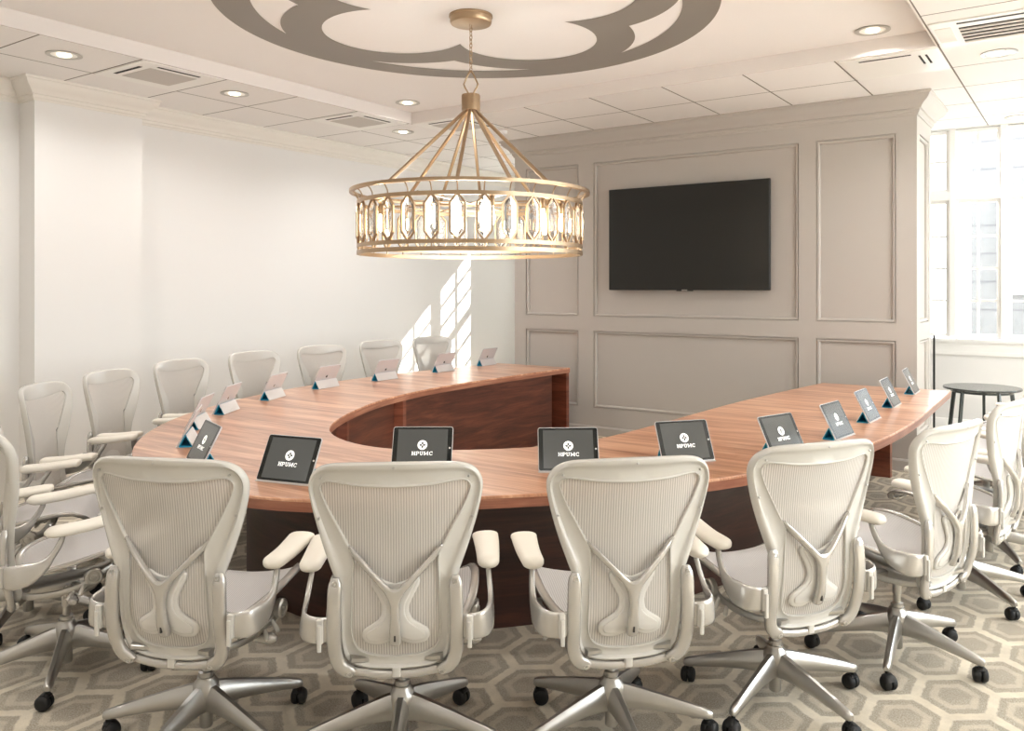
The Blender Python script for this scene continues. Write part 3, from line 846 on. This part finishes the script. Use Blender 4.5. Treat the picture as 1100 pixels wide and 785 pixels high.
    MB().add(vs, fs).build('seat_mesh', M_seat, root, smooth=60)
    # tilt mechanism
    tm = MB()
    tm.sweep([(0, -.17, .338), (0, -.12, .325), (0, -.04, .318), (0, .05, .325), (0, .12, .345), (0, .17, .37)], [(.05, .014), (.062, .026), (.068, .040), (.060, .036), (.045, .024), (.03, .012)], up=(0, 0, 1), n=16, e=3.5)
    for s in (-1, 1):
        tm.sweep(catmull([(s * .03, .02, .325), (s * .12, .035, .328), (s * .19, .05, .342), (s * .236, .06, .372), (s * .248, .062, .41)], 4), (.013, .020), up=(0, 1, 0), n=10, e=2.6)
        tm.sweep(catmull([(s * .145, -.19, .355), (s * .185, -.14, .348), (s * .215, -.05, .352), (s * .232, .03, .372), (s * .238, .065, .40)], 4), (.008, .013), up=(0, 0, 1), n=10, e=2.6)
        tm.sweep(catmull([(s * .05, -.15, .34), (s * .10, -.18, .345), (s * .15, -.20, .352)], 3), (.02, .012), up=(0, 0, 1), n=10, e=2.8)
        M = Matrix.Translation((s * .258, .062, .405)) @ Matrix.Rotation(s * PI / 2, 4, 'Y')
        tm.lathe([(.034, -.014), (.034, .004), (.028, .010), (.020, .010), (.018, .006), (.010, .006), (.009, .012), (.004, .013)], 20, M)
    tmo = tm.build('tilt_mechanism', M_alu, root, smooth=40, M=Matrix.Translation((0, 0, .045)))
    kn = MB()
    kn.cyl((.06, -.01, .325), (.19, -.01, .325), .007).sweep([(.185, -.01, .325), (.20, -.01, .325), (.23, -.01, .325), (.262, -.01, .325), (.278, -.01, .325)], [(.008, .008), (.017, .017), (.020, .020), (.019, .019), (.008, .008)], n=14)
    kn.rbox(.135, .165, -.03, .01, .30, .35, .008)
    kn.build('tension_handle', M_frame2, tmo, M=Matrix.Translation((0, 0, .045)))
    for s in (-1, 1):
        MB().sweep([(s * .238, .03, .372), (s * .262, .015, .352), (s * .272, .008, .344)], [(.006, .006), (.009, .009), (.007, .007)], n=10).build('knob', M_frame, tmo, M=Matrix.Translation((0, 0, .045)))
        MB().sweep([(s * .222, .0, .358), (s * .244, -.022, .336), (s * .252, -.03, .328)], [(.006, .006), (.009, .009), (.007, .007)], n=10).build('knob', M_frame, tmo, M=Matrix.Translation((0, 0, .045)))
    # column and base
    MB().lathe([(.026, .195), (.026, .232), (.015, .234), (.015, .27), (.019, .272), (.019, .36)], 20).build('gas_column', M_alu, root)
    MB().lathe([(.020, .035), (.023, .04), (.023, .10), (.030, .105), (.044, .13), (.046, .175), (.040, .196), (.031, .205), (.031, .215), (.026, .216)], 24).build('base_hub', M_alu, root, smooth=50)
    leg = MB(); rings = []
    for r, w0, zt, zb in ((.030, .026, .192, .100), (.06, .025, .187, .104), (.12, .022, .171, .103), (.20, .019, .148, .094), (.28, .017, .124, .082), (.335, .016, .107, .072), (.352, .013, .100, .072), (.358, .008, .094, .076)):
        h = zt - zb
        rings.append([Vector((x_ * w0, r, zb + z_ * h)) for x_, z_ in ((-.75, 0), (-1, .15), (-1, .45), (-.72, .8), (-.38, .97), (.38, .97), (.72, .8), (1, .45), (1, .15), (.75, 0))])
    leg.loft(rings)
    legm = leg.build('leg', M_alu, root, smooth=45)
    ca = MB()
    for s in (-1, 1):
        M = Matrix.Translation((s * .006, -.012, .0295)) @ Matrix.Rotation(s * PI / 2, 4, 'Y')
        ca.lathe([(.012, -.004), (.0285, -.002), (.0292, .004), (.0285, .012), (.024, .019), (.014, .0225), (.004, .023)], 20, M)
    ca.cyl((0, 0, .03), (0, 0, .078), .0075)
    ca.sweep([(0, -.036, .04), (0, -.02, .057), (0, -.002, .060), (0, .01, .05)], (.018, .004), up=(0, 0, 1), n=10, e=3)
    cas = ca.build('caster', M_black, legm, smooth=50); cas.location = (0, .343, 0)
    for k in range(1, 5):
        l2 = legm.copy(); C.objects.link(l2); c2 = cas.copy(); C.objects.link(c2); c2.parent = l2
        l2.rotation_euler = (0, 0, R(72 * k))
    return root
CG = 'mesh task chairs around the conference table'
# (hub x, y) or (None, (rim x, y)), facing direction in degrees, world angle of one base leg, label
def hub(rx, ry, a, d=0.29): return (rx + d * math.cos(R(a)), ry + d * math.sin(R(a)))
chairs = [
    (*hub(-6.27, 7.12, -8), -8, 20, 'pale mesh chair farthest back on the left, its back among the sunlight patches'),
    (*hub(-6.27, 6.31, -7), -7, 40, 'pale mesh chair second from the panelled wall along the plain left wall'),
    (*hub(-6.19, 5.43, -5), -5, 10, 'pale mesh chair third from the panelled wall along the plain left wall'),
    (*hub(-6.09, 4.57, 5), 5, 55, 'pale mesh chair fourth from the panelled wall along the plain left wall'),
    (*hub(-5.86, 3.72, 15), 15, 30, 'pale mesh chair fifth from the panelled wall, right of the pilaster edge'),
    (*hub(-5.49, 2.96, 27), 27, 30, 'pale mesh chair in front of the wall pilaster, two cream arm pads overlapping'),
    (*hub(-5.04, 2.32, 40), 40, 66, 'pale mesh chair facing right below the pilaster corner, third from the left edge'),
    (*hub(-4.46, 1.72, 52), 52, 26, 'pale mesh chair cut by the left picture edge, just behind the profile chair'),
    (-3.56, 1.77, 71, 35, 'task chair in near profile at the left edge with side knob and base showing'),
    (-2.625, 1.79, 114, 1, 'task chair seen from behind, leftmost of the four large foreground chairs'),
    (-2.00, 2.135, 128, 18, 'task chair seen squarely from behind, second from left of the four large foreground chairs'),
    (-1.425, 2.603, 135, 30, 'task chair seen from behind, third from left of the four large foreground chairs'),
    (-1.02, 3.185, 146, 47, 'task chair seen from behind, rightmost of the four large foreground chairs'),
    (-0.70, 3.86, 162, 58, 'task chair turned three quarters with full star base, right of the four foreground chairs'),
    (-0.56, 4.80, 170, 30, 'task chair nearly edge-on in the right hand row, nearest of those overlapping'),
    (-0.50, 5.58, 175, 12, 'task chair in the right hand row, second of those overlapping at the right edge'),
    (-0.47, 6.35, 178, 50, 'task chair in the right hand row, third of those overlapping at the right edge'),
    (-0.45, 7.12, 180, 33, 'task chair at the far end of the right hand row before the round side table')]
proto = make_chair()
for i, (x, y, a, b, lb) in enumerate(chairs):
    c = proto if i == 0 else copy_tree(proto)
    c.location = (x, y, 0); c.rotation_euler = (0, 0, R(a - 90)); c['label'] = lb; c['group'] = CG
    k = 0
    for ch in c.children:
        if ch.name.split('.')[0] == 'leg':
            ch.rotation_euler = (0, 0, R(b - a + 72 * k)); k += 1
            for g in ch.children: g.rotation_euler = (0, 0, R((i * 47 + k * 83) % 360))

# ------------------------------------------------------------------ chandelier
CX, CY = -3.42, 4.31
ch = thing('chandelier', 'large round champagne metal chandelier with crystal prisms hanging over the table', 'chandelier', (CX, CY, 0))
MB().lathe([(.001, 3.352), (.125, 3.352), (.132, 3.354), (.137, 3.362), (.139, 3.37), (.139, 3.395), (.145, 3.398), (.145, 3.4095), (.001, 3.4095)], 40).build('canopy', M_brass, ch, smooth=30)
cn = MB(); z = 3.035; k = 0
while z < 3.345:
    pts = [(math.cos(t) * .010, 0, z + .017 + math.sin(t) * .019) for t in [2 * PI * j / 10 for j in range(10)]]
    if k % 2: pts = [(0, a, b) for a, _, b in pts]
    cn.sweep(pts, (.0028, .0028), up=(1, 0, 0) if k % 2 else (0, 1, 0), n=6, closed=True)
    z += .0265; k += 1
cn.build('chain', M_brass, ch)
lp = MB()
for s in (-1, 1): lp.sweep([(0, 0, 3.045), (s * .018, 0, 3.02), (s * .047, 0, 2.955), (s * .040, 0, 2.935), (s * .012, 0, 2.885)], (.006, .006), up=(0, 1, 0), n=8)
lpo = lp.build('hanging_loop', M_brass, ch); lpo.rotation_euler = (0, 0, R(33.9))
MB().lathe([(.001, 2.775), (.058, 2.775), (.062, 2.78), (.062, 2.875), (.058, 2.885), (.001, 2.885)], 32).build('rod_hub', M_brass, ch, smooth=30)
def ring_part(name, r, z, w, h, m=M_brass):
    n = 90; rings = []
    for k in range(n + 1):
        t = 2 * PI * k / n; c, s = math.cos(t), math.sin(t)
        rings.append([Vector(((r + a) * c, (r + a) * s, z + b)) for a, b in ((-w / 2, -h / 2), (w / 2, -h / 2), (w / 2, h / 2), (-w / 2, h / 2))])
    return MB().loft(rings, False, False).build(name, m, ch, smooth=30)
ring_part('top_ring', .775, 2.226, .030, .020)
ring_part('upper_ring', .735, 2.152, .014, .024)
ring_part('lower_ring', .735, 1.872, .014, .024)
ring_part('bottom_ring', .735, 1.829, .016, .026)
ring_part('inner_ring', .60, 2.165, .02, .012)
base = math.degrees(math.atan2(-CY, -CX))    # direction from the lamp to the viewer's side
for a in (-40, -6, 18, 38, 140, 174, 198, 220):
    t = R(base + a); p = (math.cos(t) * .035, math.sin(t) * .035, 2.785); q = (math.cos(t) * .755, math.sin(t) * .755, 2.226)
    MB().sweep([p, q], (.0105, .0105), n=8, e=4).build('rod', M_brass, ch, smooth=30)
for k in range(4):
    t = R(base + 20 + 45 * k); MB().sweep([(math.cos(t) * .735, math.sin(t) * .735, 2.163), (-math.cos(t) * .735, -math.sin(t) * .735, 2.163)], (.006, .006), n=6).build('cross_bar', M_brass, ch)
def prism_frame():
    f = MB(); z0, z1 = 1.875, 2.15; w = .044
    hexp = [(0, z1), (w, z1 - .055), (w, z0 + .055), (0, z0), (-w, z0 + .055), (-w, z1 - .055)]
    for (a, b), (c, d) in zip(hexp, hexp[1:] + hexp[:1]):
        f.sweep([(.735, a, b), (.735, c, d)], (.0062, .0075), up=(1, 0, 0), n=8, e=4)
    f.sweep([(.735, 0, 2.155), (.738, 0, 2.18), (.752, 0, 2.205), (.772, 0, 2.222)], (.004, .004), up=(0, 1, 0), n=6)
    f.sweep([(.735, 0, 1.872), (.735, 0, 1.829)], (.004, .005), up=(1, 0, 0), n=6)
    f.cyl((.735, 0, 2.147), (.735, 0, 2.128), .0025, n=6)
    fo = f.build('crystal_frame', M_brass, ch, smooth=30)
    c = MB(); a0, a1 = 1.893, 2.136; w = .034; d = .016
    outl = [(0, a1), (w, a1 - .045), (w, a0 + .045), (0, a0), (-w, a0 + .045), (-w, a1 - .045)]
    inn = [(0, a1 - .03), (w * .45, a1 - .055), (w * .45, a0 + .055), (0, a0 + .03), (-w * .45, a0 + .055), (-w * .45, a1 - .055)]
    c.loft([[Vector((.735 - d, y, z)) for y, z in inn], [Vector((.735, y, z)) for y, z in outl], [Vector((.735 + d, y, z)) for y, z in inn]])
    c.build('crystal', M_crystal, fo, smooth=0)
    return fo
pf = prism_frame()
for k in range(30):
    f = pf
    if k:
        f = pf.copy(); C.objects.link(f)
        g = pf.children[0].copy(); C.objects.link(g); g.parent = f
    f.rotation_euler = (0, 0, R(base + 6 + 12 * k))
for k in range(10):
    t = R(base + 12 + 36 * k); x, y = math.cos(t) * .60, math.sin(t) * .60
    s = MB().lathe([(.012, 2.09), (.016, 2.095), (.016, 2.155), (.008, 2.165)], 14, Matrix.Translation((x, y, 0))).build('lamp_socket', M_brass, ch)
    MB().lathe([(.004, 1.975), (.014, 1.985), (.0195, 2.01), (.018, 2.04), (.012, 2.075), (.011, 2.09)], 14, Matrix.Translation((x, y, 0))).build('bulb', M_bulb, s)
pl = bpy.data.lights.new('chandelier_glow', 'POINT'); pl.energy = 22; pl.color = (1, .96, .90); pl.shadow_soft_size = .25
po = bpy.data.objects.new('chandelier_glow', pl); C.objects.link(po); po.parent = ch; po.location = (0, 0, 2.03)

# ------------------------------------------------------------------ television
tv = thing('television', 'large black flat television mounted on the panelled wall', 'television', (-3.3965, 7.755, 1.578))
MB().rbox(-.8685, .8685, -.02, .02, 0, 1.066, .006).build('housing', M_tvb, tv)
MB().box(-.8605, .8605, -.0225, -.0195, .010, 1.058).build('screen', M_tv, tv, smooth=0)
MB().rbox(-.09, .09, -.024, -.01, -.010, .002, .003).build('sensor_bar', M_tvb, tv)
MB().box(-.03, .03, -.0255, -.0235, -.006, .006).build('maker_badge', M_chrome, tv, smooth=0)
MB().box(-.3, .3, .02, .044, .3, .75).build('wall_bracket', M_tvb, tv, smooth=0)

# ------------------------------------------------------------------ ceiling fixtures
def downlight(x, y, z, label, power=CEIL_W):
    d = thing('ceiling_downlight', label, 'ceiling light', (x, y, z), 0, 'round recessed downlights')
    MB().lathe([(.118, -.001), (.120, -.006), (.108, -.009), (.088, -.006), (.086, .002)], 32, cap0=False, cap1=False).build('trim_ring', M_chrome, d, smooth=50)
    MB().lathe([(.087, -.005), (.070, -.0015), (.045, -.0012), (.001, -.001)], 28, cap0=False).build('reflector', M_white, d, smooth=50)
    MB().lathe([(.001, -.014), (.030, -.0135), (.044, -.009), (.046, -.002)], 24).build('lamp', M_dlight, d, smooth=50)
    L = bpy.data.lights.new('downlight_beam', 'AREA'); L.shape = 'DISK'; L.size = .16; L.energy = power; L.color = (1, .98, .96); L.spread = R(150)
    o = bpy.data.objects.new('downlight_beam', L); C.objects.link(o); o.parent = d; o.location = (0, 0, -.03)
for x, y, z, lb in ((-6.19, 3.06, ZC, 'round recessed ceiling light in the corner tile above the pilaster'),
                    (-6.19, 4.50, ZC, 'round recessed ceiling light between two square vents above the left wall'),
                    (-6.19, 6.62, ZC, 'round recessed ceiling light in the tile row near the far tray corner'),
                    (-5.53, 5.98, ZT, 'round recessed light in the raised ceiling, far left corner beside chandelier'),
                    (-1.27, 6.12, ZT, 'round recessed light in the raised ceiling to the right of the painted emblem'),
                    (-0.545, 6.80, ZC, 'round recessed ceiling light below the louvred grille at the upper right'),
                    (-0.60, 9.45, ZC, 'round recessed ceiling light close to the windows'),
                    (-6.19, 1.2, ZC, 'added unseen fill light over the left aisle, out of picture'),  # from here on: lamps added out of view to brighten the room
                    (-4.6, 0.6, ZC, 'added unseen fill light behind the viewer on the left'),
                    (-2.6, 0.9, ZC, 'added unseen fill light behind the viewer, middle'),
                    (-0.2, 0.6, ZC, 'added unseen fill light above the viewer'),
                    (0.9, 3.0, ZC, 'added unseen fill light over the right aisle'),
                    (0.9, 5.2, ZC, 'added unseen fill light over the right aisle, farther'),
                    (1.6, -1.2, ZC, 'added unseen fill light at the near right corner'),
                    (-4.4, -1.4, ZC, 'added unseen fill light at the near left corner'),
                    (-1.5, -1.4, ZC, 'added unseen fill light at the near wall')):
    downlight(x, y, z, lb)
def vent(x, y, rot, label, w=.68, d=.69):
    v = thing('air_vent', label, 'vent', (x, y, ZC), rot, 'square ceiling vents')
    MB().rbox(-w / 2, w / 2, -d / 2, d / 2, -.008, 0, .006).build('face_plate', M_white, v)
    MB().box(-.20, .20, -.20, .20, -.010, -.007).build('perforated_panel', M_grille, v, smooth=0)
    for dx, dy, hx, hy in ((0, -.265, .18, .014), (.265, 0, .014, .18)):
        MB().box(dx - hx, dx + hx, dy - hy, dy + hy, -.0095, -.006).build('air_slot', M_dark, v, smooth=0)
vent(-6.185, 3.80, 0, 'square ceiling vent over the pilaster, nearest of the left row')
vent(-6.185, 5.96, 0, 'square ceiling vent at the far end of the left tile row')
vent(-5.475, 6.70, 0, 'square ceiling vent seen behind the chandelier rods')
v = thing('air_vent', 'flat ceiling vent with one long slot above the panelled wall corner', 'vent', (-1.24, 6.72, ZC), 0, 'square ceiling vents')
MB().rbox(-.33, .34, -.33, .33, -.008, 0, .006).build('face_plate', M_white, v)
MB().box(-.20, .16, -.26, -.235, -.0095, -.006).build('air_slot', M_dark, v, smooth=0)
MB().box(.20, .215, -.20, .06, -.0095, -.006).build('air_slot', M_dark, v, smooth=0); MB().box(.245, .26, -.20, .06, -.0095, -.006).build('air_slot', M_dark, v, smooth=0)
v = thing('air_grille', 'long louvred air grille in the ceiling at the upper right corner', 'vent', (-0.29, 6.12, ZC))
MB().rbox(-.58, .58, -.32, .30, -.010, 0, .008).build('face_plate', M_white, v)
MB().box(-.42, .54, -.27, -.245, -.012, -.008).build('air_slot', M_dark, v, smooth=0)
MB().box(-.42, .54, -.16, .22, -.0115, -.008).build('recess', M_dark, v, smooth=0)
for k in range(5):
    yy = -.125 + k * .078
    MB().rbox(-.42, .54, yy - .018, yy + .018, -.018, -.0116, .004).build('louvre', M_grille, v)
MB().rbox(-.56, -.46, -.2, .14, -.014, -.009, .01).build('access_flap', M_trim, v)
sm = thing('smoke_detector', 'small white round detector on the ceiling behind the chandelier rods', 'smoke detector', (-5.28, 7.2, ZC))
MB().lathe([(.055, 0), (.055, -.02), (.045, -.035), (.02, -.04), (.001, -.04)], 24).build('cover', M_white, sm)

# ------------------------------------------------------------------ side table and post by the windows
st = thing('side_table', 'round dark metal side table on slanted legs below the windows', 'table', (-0.865, 8.96, 0))
MB().lathe([(.001, .627), (.325, .627), (.338, .632), (.340, .642), (.336, .650), (.001, .650)], 48).build('table_top', M_stool, st, smooth=30)
for k in range(5):
    t = R(72 * k + 20); c, s = math.cos(t), math.sin(t)
    MB().sweep([(c * .255, s * .255, .628), (c * .325, s * .325, 0.0)], (.014, .018), up=(c, s, 0), n=8, e=4).build('leg', M_stool, st)
MB().lathe([(.262, .60), (.270, .60), (.270, .627), (.262, .627)], 40, cap0=False, cap1=False).build('apron_ring', M_stool, st)
ps = tag(MB().rbox(-.009, .009, -.009, .009, 0, 1.15, .003).build('stand_post', M_tvb), 'slim black upright post beside the far corner of the panelled wall', 'post')
ps.location = (-1.232, 8.60, 0)
